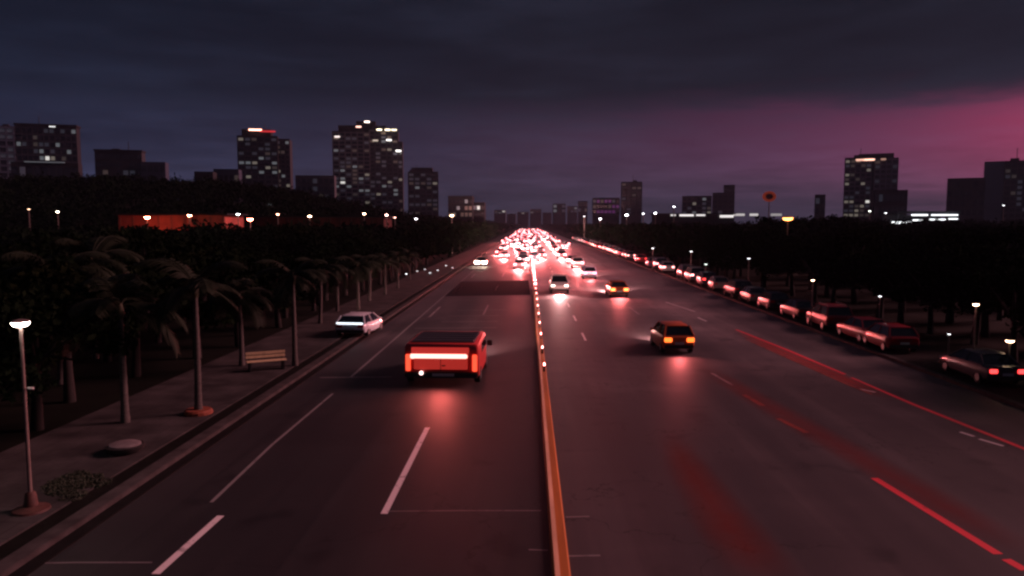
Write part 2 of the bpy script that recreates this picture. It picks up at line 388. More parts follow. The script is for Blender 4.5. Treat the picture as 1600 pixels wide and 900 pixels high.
# ------------------------------------------------------------------ vehicles
glass_m = mat('car_glass', (0.012, 0.013, 0.016), 0.08, spec=0.8)
tyre_m = mat('tyre', (0.014, 0.014, 0.014), 0.9)
rim_m = mat('rim', (0.35, 0.35, 0.37), 0.35, metal=0.9)
trim_m = mat('black_trim', (0.02, 0.02, 0.021), 0.6)
plate_m = mat('plate', (0.55, 0.55, 0.53), 0.5)
tail_m = glow_mat('tail_light', (1.0, 0.05, 0.05), 3.0)
tail_far_m = glow_mat('tail_light_far', (1.0, 0.22, 0.25), 9.0)
tail_off_m = mat('tail_lens', (0.42, 0.012, 0.02), 0.25)
brake_m = glow_mat('brake_bar', (1.0, 0.50, 0.42), 2.4)
amber_m = glow_mat('amber_lens', (1.0, 0.17, 0.025), 2.6)
head_m = glow_mat('head_light', (1.0, 0.86, 0.78), 40.0)
glow_strip_m = glow_mat('white_strip_glow', (0.86, 0.92, 1.0), 2.2)
head_off_m = mat('head_lens', (0.5, 0.5, 0.52), 0.15)
_pm = {}
def paint(col):
    if col not in _pm: _pm[col] = mat('paint_%02d' % len(_pm), col, 0.28, metal=0.15, noise=0.08, scale=2.0)
    return _pm[col]

STY = {  # stations y: z0, z1, halfwidth ; cabin: belt z, top z, (yb0, yt0, yt1, yb1), hw belt, hw top
 'sedan': ([(-2.2, .46, .84, .76), (-2.1, .30, .97, .86), (-1.5, .21, 1.02, .90), (0, .19, 1.0, .91), (1.1, .21, .96, .90), (1.85, .25, .84, .86), (2.2, .42, .66, .74)], (.95, 1.45, (-1.75, -1.1, .35, 1.15), .83, .63)),
 'hatch': ([(-1.95, .44, .92, .76), (-1.86, .30, 1.02, .84), (-1.3, .21, 1.04, .88), (0, .19, 1.0, .89), (1.0, .21, .96, .88), (1.6, .25, .84, .84), (1.95, .42, .66, .72)], (.97, 1.50, (-1.86, -1.45, .35, 1.1), .81, .63)),
 'suv':   ([(-2.25, .55, 1.05, .82), (-2.15, .40, 1.15, .92), (-1.5, .30, 1.18, .95), (0, .28, 1.15, .96), (1.2, .30, 1.12, .95), (1.9, .34, 1.02, .92), (2.25, .5, .82, .80)], (1.1, 1.72, (-2.12, -1.8, .45, 1.2), .87, .70)),
}
def ring(y, z0, z1, w):
    h = z1 - z0
    r = [(w * .86, z0), (w * .97, z0 + .12 * h), (w, z0 + .5 * h), (w * .98, z0 + .78 * h), (w * .90, z1 - .02 * h), (w * .62, z1)]
    return [(a, y, b) for a, b in r] + [(-a, y, b) for a, b in r[::-1]]
CARM = {}
def car_meshes(style):
    if style in CARM: return CARM[style]
    st, (zb, zt, (b0, t0, t1, b1), wb, wt) = STY[style]; d = {}
    d['body'] = MB().loft([ring(*s) for s in st]).mesh(style + '_body', smooth=38)
    g = MB().add([(-wb, b0, zb), (wb, b0, zb), (wb, b1, zb), (-wb, b1, zb), (-wt, t0, zt), (wt, t0, zt), (wt, t1, zt), (-wt, t1, zt)],
                 [(0, 1, 5, 4), (1, 2, 6, 5), (2, 3, 7, 6), (3, 0, 4, 7), (4, 5, 6, 7), (0, 3, 2, 1)])
    d['window'] = g.mesh(style + '_window')
    ro = MB().loft([[(-wt * .8, t0 - .06, zt - .01), (-wt * .7, t0 - .04, zt + .02), (wt * .7, t0 - .04, zt + .02), (wt * .8, t0 - .06, zt - .01)]] +
                   [[(-wt - .02, y, zt - .015), (-wt * .85, y, zt + .045), (wt * .85, y, zt + .045), (wt + .02, y, zt - .015)] for y in (t0 + .15, (t0 + t1) / 2, t1 - .12)] +
                   [[(-wt * .85, t1 + .06, zt - .02), (-wt * .75, t1 + .03, zt + .02), (wt * .75, t1 + .03, zt + .02), (wt * .85, t1 + .06, zt - .02)]])
    for s in (-1, 1):
        ro.tube([(s * (wb + .005), b0, zb), (s * (wt + .005), t0, zt)], .05, 6)
        ro.tube([(s * (wb + .005), b1, zb), (s * (wt + .005), t1, zt)], .04, 6)
        ym = (t0 + t1) / 2 + .1; ro.tube([(s * (wb + .006), ym, zb), (s * (wt + .006), ym, zt)], .035, 6)
    d['roof'] = ro.mesh(style + '_roof', smooth=40)
    r = .32 if style != 'suv' else .37
    d['r'] = r
    d['wheel'] = MB().tube([(-.11, 0, 0), (-.09, 0, 0), (.09, 0, 0), (.11, 0, 0)], [r * .9, r, r, r * .9], 18).mesh('tyre', smooth=40)
    rm = MB().tube([(-.118, 0, 0), (.118, 0, 0)], r * .58, 14)
    d['rim'] = rm.mesh('rim', smooth=40)
    yr, yf = st[0][0], st[-1][0]; hw = st[1][3]; zl = (st[0][1] + st[0][2]) / 2 + .12
    d['tail'] = MB().box((0, 0, 0), (.34, .10, .20)).mesh('tail', bevel=.025)
    d['head'] = MB().box((0, 0, 0), (.36, .16, .15)).mesh('head', bevel=.03)
    d['bumper'] = MB().box((0, 0, 0), (hw * 1.84, .14, .22)).mesh('bumper', bevel=.04)
    d['plate'] = MB().box((0, 0, 0), (.5, .02, .13)).mesh('plate')
    d['mirror'] = MB().box((0, 0, 0), (.18, .10, .13)).mesh('mirror', bevel=.03)
    d['dim'] = (yr, yf, hw, zl, st[-1][2] - .02, zb, b1, wb)
    CARM[style] = d; return d
def car(style, label, loc, rz, col, group, tail=tail_off_m, head=head_off_m, full=True, name='parked_car', big=1.0, beam=0, glowback=0):
    d = car_meshes(style); yr, yf, hw, zl, zh, zb, b1, wb = d['dim']
    t = thing(name, label, 'car', loc, rz, group); pm = paint(col)
    link('body', d['body'], t, m=pm); link('window', d['window'], t, m=glass_m); link('roof', d['roof'], t, m=pm)
    for s in (-1, 1):
        o = link('taillight', d['tail'], t, (s * (hw - .24), yr + .02, zl), m=tail); o.scale = (big,) * 3
        o = link('headlight', d['head'], t, (s * (hw - .26), yf - .07, zh), m=head); o.scale = (big,) * 3
        for y in (yr * .62, yf * .64):
            w = link('wheel', d['wheel'], t, (s * (hw - .08), y, d['r']), m=tyre_m)
            if full: link('rim', d['rim'], w, m=rim_m)
        if full: link('mirror', d['mirror'], t, (s * (wb + .12), b1 - .25, zb + .05), m=pm)
    if full:
        link('bumper', d['bumper'], t, (0, yr + .03, .44), m=trim_m); link('bumper', d['bumper'], t, (0, yf - .05, .42), m=trim_m)
        link('plate', d['plate'], t, (0, yr - .05, .62), m=plate_m)
    if beam:          # the headlights' own beam on the road ahead
        ld = bpy.data.lights.new('headlight_beam', 'SPOT'); ld.energy = beam; ld.color = (1, .46, .44); ld.spot_size = R(85); ld.spot_blend = .8; ld.shadow_soft_size = .15
        lo = bpy.data.objects.new('headlight_beam', ld); COL.objects.link(lo); lo.parent = t; lo.location = (0, yf + .05, zh); lo.rotation_euler = (R(80), 0, 0)
    if glowback:      # and the tail lights' red light on the road behind
        ld = bpy.data.lights.new('taillight_glow', 'SPOT'); ld.energy = glowback; ld.color = (1, .16, .16); ld.spot_size = R(120); ld.spot_blend = .9; ld.shadow_soft_size = .2
        lo = bpy.data.objects.new('taillight_glow', ld); COL.objects.link(lo); lo.parent = t; lo.location = (0, yr - .06, zl); lo.rotation_euler = (R(-75), 0, 0)
    return t

# the red van in the left carriageway -------------------------------------------------
def red_van():
    p = G(690, 603)
    t = thing('van', 'red van with a wide glowing brake light bar in the left carriageway', 'van', (p.x, p.y, 0), R(-1.5))
    W, Hh, L = 1.62, 1.86, 5.2
    def sec(y, z0, z1, w, rr=.16):
        r = [(w * .93, z0), (w, z0 + .12), (w, z0 + .55 * (z1 - z0)), (w * .985, z1 - rr), (w * .96, z1 - rr * .35), (w * .90, z1)]
        return [(a, y, b) for a, b in r] + [(-a, y, b) for a, b in r[::-1]]
    red = mat('van_red', (0.70, 0.06, 0.055), 0.3, noise=0.08, scale=2)
    body = MB().loft([sec(0, .42, Hh - .10, W * .97), sec(.06, .34, Hh - .03, W), sec(.3, .30, Hh, W), sec(3.2, .28, Hh, W), sec(3.9, .28, Hh - .04, W), sec(4.5, .3, 1.15, W * .97), sec(5.0, .34, .98, W * .92), sec(5.2, .46, .8, W * .84)])
    link('body', body.mesh('van_body', smooth=38), t, m=red)
    rf = MB().loft([[(-W * .86, y, Hh + .004), (-W * .84, y, Hh + .035), (W * .84, y, Hh + .035), (W * .86, y, Hh + .004)] for y in (.25, 1.5, 3.3)])
    roof = link('roof_panel', rf.mesh('van_roof'), t, m=mat('van_roof_grey', (0.035, 0.032, 0.038), 0.45, noise=0.2, scale=2))
    for k in range(5):
        link('roof_rib', MB().box((0, .55 + k * .62, Hh + .045), (W * 1.6, .05, .02)).mesh('rib'), roof, m=mat('rib_grey', (0.075, 0.07, 0.075), 0.5))
    link('brake_light_bar', MB().box((-.12, -.035, 1.30), (2.5, .09, .20)).mesh('bar', bevel=.04), t, m=brake_m)
    link('glowing_rear_door', MB().box((-.62, -.02, .98), (1.16, .05, .50)).mesh('rdoor', bevel=.015), t, m=glow_mat('red_door_glow', (1.0, 0.06, 0.045), 0.36))  # rear doors made to glow red for the brake light on them
    link('glowing_rear_door', MB().box((.56, -.02, .98), (1.16, .05, .50)).mesh('rdoor', bevel=.015), t, m=MATS['red_door_glow'])
    link('glowing_rear_window', MB().box((-.05, -.02, 1.56), (2.5, .04, .26)).mesh('rwin', bevel=.015), t, m=glow_mat('red_glow_panel', (1.0, 0.06, 0.05), 0.45))  # rear window made to glow red as well, no lamp of its own
    for s in (-1, 1):
        lt = link('taillight', MB().box((s * (W - .17), -.03, 1.02), (.20, .08, .72)).mesh('vt', bevel=.02), t, m=glow_mat('van_lamp', (1.0, 0.09, 0.04), 1.5))
    link('door_seam', MB().box((-.03, -.05, 1.0), (.025, .03, .62)).mesh('seam'), t, m=trim_m)
    link('door_handle', MB().box((.10, -.06, .90), (.16, .05, .05)).mesh('handle', bevel=.01), t, m=trim_m)
    link('bumper', MB().box((0, -.07, .50), (W * 1.96, .2, .24)).mesh('vb', bevel=.05), t, m=trim_m)
    link('plate', MB().box((.1, -.18, .52), (.95, .02, .12)).mesh('vp'), t, m=plate_m)
    link('fog_light', MB().lathe([(.02, 0), (.09, .01), (.09, .05), (.02, .06)], 12).mesh('fog'), t, (-.85, -.16, .60), m=glow_mat('fog_pink', (1, .65, .6), 3.0)).rotation_euler = (R(90), 0, 0)
    link('side_window', MB().box((W - .005, 2.6, 1.45), (.03, 2.2, .42)).mesh('vsw', bevel=.01), t, m=glass_m)
    link('side_window', MB().box((-W + .005, 2.6, 1.45), (.03, 2.2, .42)).mesh('vsw', bevel=.01), t, m=glass_m)
    link('windscreen', MB().add([(-W * .86, 3.98, 1.80), (W * .86, 3.98, 1.80), (W * .9, 4.5, 1.19), (-W * .9, 4.5, 1.19)], [(0, 1, 2, 3)]).mesh('vws'), t, m=glass_m)
    wm = MB().tube([(-.14, 0, 0), (-.11, 0, 0), (.11, 0, 0), (.14, 0, 0)], [.33, .37, .37, .33], 20).mesh('vwheel', smooth=40); rmm = MB().tube([(-.148, 0, 0), (.148, 0, 0)], .21, 14).mesh('vrim')
    for s in (-1, 1):
        for y in (.95, 4.1):
            w = link('wheel', wm, t, (s * (W - .13), y, .37), m=tyre_m); link('rim', rmm, w, m=rim_m)
        link('mirror', MB().box((s * (W + .15), 4.1, 1.25), (.24, .12, .26)).mesh('vm', bevel=.03), t, m=trim_m)
red_van()
van = bpy.data.objects['van']
for nm, e, c, loc, rx, sz in (('brake_light_glow', 380, (1, .14, .12), (0, -.2, 1.2), -72, 130), ('headlight_beam', 16000, (1, .46, .44), (0, 5.3, .7), 80, 80)):
    ld = bpy.data.lights.new(nm, 'SPOT'); ld.energy = e; ld.color = c; ld.spot_size = R(sz); ld.spot_blend = .9; ld.shadow_soft_size = .3
    lo = bpy.data.objects.new(nm, ld); COL.objects.link(lo); lo.parent = van; lo.location = loc; lo.rotation_euler = (R(rx), 0, 0)

# cars of the right carriageway
p = G(1052, 553)
car('hatch', 'rust red hatchback with glowing orange tail lights in the right carriageway', (p.x + .2, p.y + 1.7, 0), R(2), (0.62, 0.13, 0.04), 'cars moving in the right carriageway', tail=amber_m, name='car', big=1.2, beam=3500, glowback=380)
p = G(966, 464)
car('sedan', 'orange-red sedan with bright tail lights ahead of the rust red hatchback', (p.x, p.y + 1.5, 0), R(1), (0.45, 0.10, 0.03), 'cars moving in the right carriageway', tail=glow_mat('orange_tail', (1, .22, .06), 5), name='car', big=1.3, beam=18000, glowback=1300)
p = G(921, 436)
car('hatch', 'pale lavender hatchback ahead of the orange-red sedan', (p.x, p.y + 1.5, 0), R(1), (0.55, 0.45, 0.6), 'cars moving in the right carriageway', tail=glow_mat('lilac_tail', (.95, .45, .65), 2.5), name='car', big=1.3, beam=18000, glowback=1300)
p = G(874, 458)
car('suv', 'added white car with soft headlights close to the median in the inner right lane', (p.x, p.y + 1.5, 0), R(180), (0.72, 0.66, 0.62), 'cars moving in the right carriageway', head=glow_mat('added_soft_head', (1, .74, .64), 7), name='car', big=1.1, beam=2600)  # added car; its headlights make the pale glow on the lane
p = G(740, 416)
car('sedan', 'car with glaring warm headlights facing the camera by the left kerb', (p.x + 1.2, p.y + 2, 0), R(180), (0.3, 0.25, 0.22), 'cars moving in the left carriageway', head=glow_mat('glare', (1, .80, .62), 60), tail=tail_off_m, name='car', big=2.2)
# the white car on the left pavement
p = G(556, 527, .14)
t = car('hatch', 'white hatchback with an added glowing white strip standing on the left pavement', (p.x - .15, p.y + 1.9, .14), R(-6), (0.78, 0.80, 0.84), None, tail=tail_off_m, name='parked_car')
t.scale = (1.12, 1, .84)
link('glow_strip', MB().box((0, -1.96, 1.02), (1.5, .05, .09)).mesh('lb', bevel=.02), t, m=glow_strip_m)  # added emissive strip for the bright highlight across the car
# parked row on the right
rows = [
 ((1560, 603), 'sedan', (0.07, 0.075, 0.10), 'dark blue-grey parked car nearest the camera on the right, behind the lamp post', 1),
 ((1408, 553), 'hatch', (0.40, 0.02, 0.035), 'red parked hatchback second from the near end of the right row', 1),
 ((1356, 538), 'sedan', (0.48, 0.03, 0.05), 'bright red parked sedan in front of the red hatchback on the right', 1),
 ((1296, 518), 'suv', (0.42, 0.04, 0.06), 'red parked car with pale roof racks, fourth from the near end of the right row', 1),
 ((1236, 501), 'sedan', (0.10, 0.02, 0.03), 'maroon parked sedan, fifth from the near end of the right row', 1),
 ((1192, 486), 'hatch', (0.05, 0.05, 0.06), 'black parked hatchback, sixth from the near end of the right row', 1),
 ((1163, 475), 'sedan', (0.28, 0.25, 0.25), 'grey parked sedan, seventh from the near end of the right row', 0),
 ((1136, 466), 'suv', (0.03, 0.03, 0.04), 'dark parked car, eighth from the near end of the right row', 0),
 ((1106, 455), 'hatch', (0.42, 0.32, 0.32), 'pale pink-grey parked hatchback, ninth from the near end of the right row', 0),
]
for (px, py), sty, c, lab, full in rows:
    q = G(px, py)
    c = tuple(v * .6 for v in c)
    t = car(sty, lab, (max(q.x, KR + 1.45), q.y + 1.4, .09), R(random.uniform(-3, 3)), c, 'cars parked along the right kerb', full=bool(full), tail=tail_m if full and py in (603, 538) else tail_off_m)
    t.scale = (.92, .92, .86) if py == 603 else (.95, .95, .9)
    if py == 518:
        for s in (-1, 1): link('roof_rack', MB().tube([(s * .6, -1.5, 1.83), (s * .6, .3, 1.83)], .03, 6).mesh('rack'), t, m=plate_m)
Y = 84.0; nth = 9
while Y < 330:
    car(random.choice(('sedan', 'hatch', 'suv')), ('small parked car, %s from the near end of the right row' % ORD[nth]) if nth < 20 else 'tiny parked car at the far end of the row along the right kerb', (KR + 1.5 + random.uniform(-.15, .15), Y, .09), R(random.uniform(-3, 3)),
        random.choice(((0.4, 0.38, 0.38), (0.04, 0.04, 0.05), (0.3, 0.04, 0.05), (0.6, 0.58, 0.58), (0.06, 0.07, 0.12), (0.16, 0.16, 0.17))), 'far cars parked along the right kerb', full=False, tail=random.choice((tail_off_m, tail_m, glow_mat('dim_pink', (1, .35, .35), 6))))
    Y += random.choice((5.4, 6.0, 6.6, 8.5, 13.0)); nth += 1
# far traffic
for X, Y0, Y1, st in ((-5.7, 150, 900, 14), (-1.9, 116, 900, 11), (2.0, 140, 900, 12), (7.0, 118, 900, 14), (11.3, 215, 900, 18), (-8.6, 250, 900, 18)):
    Y = Y0
    while Y < Y1:
        k = random.random()
        car(random.choice(('sedan', 'hatch', 'suv')), 'tiny car with glowing lights in the dense traffic far up the road', (X + random.uniform(-1.1, 1.1), Y, 0), 0,
            random.choice(((0.3, 0.25, 0.25), (0.12, 0.05, 0.06), (0.3, 0.05, 0.05), (0.6, 0.5, 0.5), (0.05, 0.05, 0.06))), 'far traffic up the road', full=False,
            tail=tail_far_m if k < .75 else glow_mat('far_white', (1, .62, .62), 6), name='car', big=1.1 + min(Y, 600) / 330, beam=20000 if Y < 290 else 0, glowback=11000 if Y < 290 else 0)
        Y += st * random.uniform(.7, 1.5) * (1 + Y / 900)

# marker lights on the median
mk_post = MB().tube([(0, 0, .27), (0, 0, .55)], [.06, .05], 8).mesh('marker_post'); mk_lens = MB().lathe([(.02, .55), (.075, .56), (.085, .62), (.06, .68), (.02, .69)], 10).mesh('marker_lens', smooth=50)
mk_m = glow_mat('marker_pink', (1.0, .30, .28), 16.0); mk_far = glow_mat('marker_far', (1.0, .20, .22), 40.0)
Y = 34.0; n = 0
while Y < 420:
    t = thing('marker_post', ('pinkish marker light on the orange median, %s from the near end' % ORD[n]) if n < 14 else 'tiny pinkish marker light far up the orange median', 'marker', (.74, Y, -.15), 0, 'marker lights along the median')
    link('post', mk_post, t, m=trim_m); o = link('lens', mk_lens, t, m=mk_m if Y < 80 else mk_far)
    o.scale = (1.6, 1.6, 1.0) if Y > 80 else (.42, .42, 1.0)
    Y += 4.2 + Y * .018; n += 1

# ------------------------------------------------------------------ street lamps
steel_m = mat('lamp_steel', (0.16, 0.13, 0.115), 0.5, noise=0.2, scale=6)
def lamp(px, py, Y, label, col, strength, z0=0.0, size=.20, cat='street lamp', name='street_lamp', group=None, base=False, ground=None):
    q = P(px, py, Y); g = hill(q.x, Y) if ground is None else ground
    t = thing(name, label, cat, (q.x, Y, g), 0, group); h = max(q.z - g, .35)
    k = max(.035, Y * .0006)
    pole = link('pole', MB().tube([(0, 0, 0), (0, 0, h * .3), (0, 0, h - size * .25)], [k * 1.5, k * 1.25, k], 10).mesh('lamp_pole', smooth=50), t, m=steel_m)
    link('lamp_head', MB().lathe([(size * .25, h - .02), (size * 1.08, h + size * .22), (size * .9, h + size * .45), (size * .2, h + size * .6)], 16).mesh('lamp_head', smooth=40), t, m=steel_m)
    link('lens', MB().lathe([(size * .2, h - size * .34), (size * .75, h - size * .22), (size, h + size * .12), (size, h + size * .2)], 16).mesh('lens', smooth=50), t, m=glow_mat('lamp_%d_%d_%d_%d' % (col[0] * 100, col[1] * 100, col[2] * 100, strength), col, strength))
    if base: link('footing', MB().lathe([(.42, 0), (.40, .05), (.16, .12), (.12, .42), (.085, .46)], 14).mesh('footing', smooth=40), t, m=mat('rust_paint', (0.06, 0.022, 0.016), 0.7, noise=0.4, scale=6))
    return t, h
q = G(42, 797, .14)
t, h = lamp(32, 506, q.y, 'tall slim street lamp with a bright white head on the near left pavement', (1, .80, .72), 60, size=.19, base=True, ground=.14)
link('bracket', MB().box((.16, -.02, h * .66), (.16, .06, .05)).mesh('bracket', bevel=.01), t, m=plate_m)
WARM, COOL, ORG = (1, .62, .38), (.92, .95, 1.0), (1, .36, .09)
for px, py, Y, lab, c, s, sz in (
    (1525, 476, 33.3, 'street lamp with an orange-white head behind the nearest parked car', WARM, 26, .16),
    (1578, 533, 33.0, 'low lamp with a wide warm head at the far right under the trees', WARM, 16, .22),
    (1483, 522, 38.0, 'knee-high pale lamp under the trees left of the tall right lamp post', COOL, 5, .10),
    (1375, 463, 45.0, 'small pale lamp above the red parked cars', COOL, 5, .12),
    (1270, 438, 50.0, 'small warm lamp above the maroon parked sedan', WARM, 16, .14),
    (1170, 404, 70.0, 'slim grey lamp post above the far end of the numbered parked cars', COOL, 3, .2),
    (1103, 413, 85.0, 'greenish-white lamp low among the right trees', (.85, 1, .92), 4, .2),
    (1080, 393, 92.0, 'dim lamp higher among the right trees', COOL, 5, .2),
    (1020, 388, 112.0, 'dim lamp at the far end of the right trees', COOL, 5, .22),
    (1231, 342, 110.0, 'tall street lamp with an orange glow above the right trees', ORG, 7, .95)):
    lamp(px, py, Y, lab, c, s, size=sz * .78, group='lamps along the right side')
for i, (px, py, c, s) in enumerate(((635, 438, COOL, 16), (652, 433, COOL, 6), (664, 431, COOL, 6), (672, 438, COOL, 9), (684, 432, COOL, 7), (697, 424, COOL, 7), (707, 429, COOL, 5))):
    Yb = (98, 104, 108, 100, 106, 118, 112)[i]
    lamp(px, py, Yb, 'small white bollard light, %s from the left in the cluster by the far left kerb' % ORD[i], c, s * .3, size=.15, cat='bollard light', name='bollard_light', group='bollard lights by the far left kerb', ground=.0)
RED = (1, .06, .03)
lefts = [(45, 327, WARM, 6, .4, 'dim warm lamp farthest left above the dark trees'), (90, 331, (1, .85, .6), 26, .45, 'yellowish lamp second from the left above the dark trees'),
         (230, 340, (1, .22, .12), 170, .8, 'red lamp at the left end of the red lit wall'), (296, 337, (1, .45, .25), 60, .60, 'orange-white lamp over the middle of the red lit wall'),
         (372, 335, COOL, 26, .5, 'cool white lamp left of the big red lamp'), (391, 343, (1, .20, .12), 110, .85, 'big red lamp at the right end of the red lit wall'),
         (434, 335, (1, .40, .25), 24, .5, 'orange lamp right of the big red lamp'), (484, 338, WARM, 46, .6, 'bright white lamp below the gap between the two tallest left towers'),
         (569, 334, WARM, 40, .5, 'white lamp below the tallest left tower'), (604, 336, (1, .6, .5), 30, .5, 'pinkish lamp right of the lamp below the tallest tower'),
         (617, 340, (1, .5, .4), 12, .4, 'dim pink lamp below the right edge of the tallest tower'), (650, 342, COOL, 14, .5, 'dim cool lamp below the narrow tower'),
         (706, 337, WARM, 40, .6, 'white lamp at the right end of the left lamp line')]
for px, py, c, s, sz, lab in lefts:
    lamp(px, py, 146.0 if px < 400 else 165.0, lab, c, s, size=sz * .62, group='lamps of the street behind the left trees')
rights = [(913, 338, COOL, 8, .6), (938, 342, COOL, 26, .8), (979, 336, COOL, 46, 1.0), (1005, 334, COOL, 16, .7), (1024, 333, COOL, 34, .9), (1053, 323, COOL, 20, .7),
          (1359, 330, (.9, 1, .85), 10, .8), (1384, 333, COOL, 8, .7), (1568, 321, COOL, 8, .6)]
for i, (px, py, c, s, sz) in enumerate(rights):
    lamp(px, py, 300.0, 'tiny white lamp above the right trees, %s of the nine from the left' % ORD[i], c, s, size=sz * .55, group='skyline lamps above the right trees')
# round red sign
q = P(1202, 307, 420.0); t = thing('round_sign', 'round red glowing sign on a mast above the right trees', 'sign', (q.x, 420, 0), 0)
link('mast', MB().tube([(0, 0, 0), (0, 0, q.z - 2.8)], [.4, .28], 8).mesh('mast'), t, m=steel_m)
ringm = MB(); N = 24
ringm.loft([[(math.cos(a) * r_ * 1.55, yy, math.sin(a) * r_) for r_, yy in ((3.4, -.3), (3.4, .3), (1.9, .3), (1.9, -.3))] for a in [2 * math.pi * k / N for k in range(N + 1)]])
o = link('glowing_rim', ringm.mesh('rim_sign'), t, (0, 0, q.z), m=glow_mat('sign_red', (1, .12, .04), .11)); o.scale = (.72, 1, .85)
o2 = link('disc', MB().lathe([(2.0, -.2), (2.0, .2)], 24).mesh('disc'), t, (0, 0, q.z), m=mat('sign_dark', (.16, .03, .02), .6)); o2.rotation_euler = (R(90), 0, 0); o2.scale = (1.1, .85, 1)

# ------------------------------------------------------------------ buildings
PANE = MB().box((0, 0, 0), (1, .12, 1)).mesh('pane'); PANE.materials.append(glass_m)
win_dark = mat('pane_dark', (0.02, 0.024, 0.03), 0.2, spec=0.7)
lit = [glow_mat('pane_soft_cool', (.72, .82, 1), .018), glow_mat('pane_soft_warm', (1, .86, .72), .024), glow_mat('pane_cool', (.85, .93, 1), .10), glow_mat('pane_warm', (1, .88, .72), .12), glow_mat('pane_bright', (1, .96, .9), .7)]
conc = mat('facade_concrete', (0.035, 0.039, 0.048), 0.85, noise=0.15, scale=0.05)
conc_b = mat('facade_blue', (0.05, 0.065, 0.10), 0.7, noise=0.15, scale=0.05)
conc_d = mat('facade_dark', (0.016, 0.018, 0.022), 0.85, noise=0.2, scale=0.05)
conc_p = mat('facade_pale', (0.075, 0.08, 0.095), 0.8, noise=0.12, scale=0.05)
def block(t, px0, px1, py, Y, dep, rows, cols, wall, band, wts, rng, side=0, skip=0.0, prefix=''):
    """one rectangular body of a building: wall, floor bands, piers and panes, as parts of t (whose origin is at t.location)"""
    a, b = P(px0, py, Y), P(px1, py, Y); o = t.location
    x0, x1, zt = a.x - o.x, b.x - o.x, a.z - o.z
    y0 = Y - o.y
    link('wall', MB().box(((x0 + x1) / 2, y0 + dep / 2, zt / 2), (x1 - x0, dep, zt)).mesh('wall'), t, m=wall)
    zb = max(6.0 - o.z, zt - (330 - py) * Y / F - 4)
    fh = (zt - zb - 1.5) / rows; fw = (x1 - x0) / cols
    if band:
        bm_ = MB().box((0, 0, 0), (x1 - x0 + .6, .7, fh * .24)).mesh('band')
        for r in range(rows + 1): link('floor_band', bm_, t, ((x0 + x1) / 2, y0 - .3, zb + r * fh), m=band)
        pm_ = MB().box((0, 0, 0), (fw * .16, .5, zt - zb - .4)).mesh('pier')
        for c in range(cols + 1): link('pier', pm_, t, (x0 + c * fw, y0 - .2, (zt + zb) / 2 - .3), m=band)
    for r in range(rows):
        for c in range(cols):
            if rng.random() < skip: continue
            m = rng.choices([win_dark] + lit, wts)[0]
            o_ = link('pane', PANE, t, (x0 + (c + .5) * fw, y0 - .10, zb + (r + .56) * fh), m=m); o_.scale = (fw * .72, 1, fh * .56)
    return x0, x1, y0, zt
def building(label, cat, px0, px1, py, Y, dep=12, rows=10, cols=8, wall=None, band=None, wts=(70, 12, 12, 4, 2, .6), skip=0.0, name='tower_block', seed=1):
    a, b = P(px0, py, Y), P(px1, py, Y)
    t = thing(name, label, cat, ((a.x + b.x) / 2, Y, 0)); rng = random.Random(seed)
    if a.x > 60:
        k = .9 * math.atan2(-t.location.x, Y); t.rotation_euler = (0, 0, k); t.scale = (math.cos(k), 1, 1)
    if a.x < -60:                                     # the left blocks stand turned a little towards the road
        k = .55 * math.atan2(-t.location.x, Y); t.rotation_euler = (0, 0, k); t.scale = (math.cos(k), 1, 1)
    bl = block(t, px0, px1, py, Y, dep, rows, cols, wall or conc, band, wts, rng, skip=skip)
    if rows >= 8:
        x0, x1, y0, zt = bl; w = x1 - x0
        for k in range(2):
            u = x0 + w * rng.uniform(.12, .8); link('roof_plant', MB().box((u, y0 + dep * .6, zt + 1.1), (w * rng.uniform(.08, .18), dep * .3, 2.2)).mesh('plant'), t, m=conc_d)
        u = x0 + w * rng.uniform(.2, .8); link('aerial', MB().tube([(u, y0 + dep * .5, zt), (u, y0 + dep * .5, zt + rng.uniform(6, 11))], .28, 5).mesh('aerial'), t, m=conc_d)
    return t, bl, rng
def roof_light(t, px, py, Y, w, col, s, dep=3):
    q = P(px, py, Y); o = t.location
    link('roof_light', MB().box((q.x - o.x, Y - o.y - .6, q.z - o.z), (w, .5, 1.4)).mesh('rl', bevel=.2), t, m=glow_mat('rl_%d_%d_%d' % (col[0] * 100, col[1] * 100, s * 10), col, s))

# far left slab with many lit windows
t, (x0, x1, y0, zt), rg = building('wide dark slab block at the left edge with bright scattered windows', 'building', 28, 115, 197, 620, rows=13, cols=11, wall=conc_d, band=mat('band_navy', (.06, .065, .08), .7), wts=(66, 14, 4, 9, 3, 2.2), seed=3)
link('parapet', MB().box(((x0 + x1) / 2, y0 + 6, zt + .8), (x1 - x0 + 1.5, 14, 1.6)).mesh('parapet'), t, m=conc_d); roof_light(t, 81, 197, 620, 5, (1, 1, 1), 1.2)
t, *_ = building('bluish glass tower cut by the left edge of the picture', 'building', -60, 28, 196, 640, rows=14, cols=8, wall=conc_b, band=mat('band_blue', (.20, .24, .32), .5), wts=(40, 40, 6, 3, 0, .2), seed=4)
t, (x0, x1, y0, zt), rg = building('low dark podium under the wide left slab block', 'building', 22, 118, 254, 560, rows=3, cols=9, wall=conc_d, wts=(95, 3, 1, 1, 0, 0), seed=5, name='podium')
link('lit_ledge', MB().box(((x0 + x1) / 2, y0 - .3, zt + .3), ((x1 - x0) * .6, 1, .5)).mesh('ledge'), t, m=glow_mat('ledge', (.8, .9, 1), .12))
t, (x0, x1, y0, zt), rg = building('plain grey block left of the small annex on the hill', 'building', 150, 219, 236, 540, rows=8, cols=7, wall=conc, wts=(96, 3, 1, 0, 0, 0), skip=.1, seed=6)
link('parapet', MB().box(((x0 + x1) / 2, y0 + 6, zt + .5), (x1 - x0 + 1, 13, 1)).mesh('parapet'), t, m=conc_d)
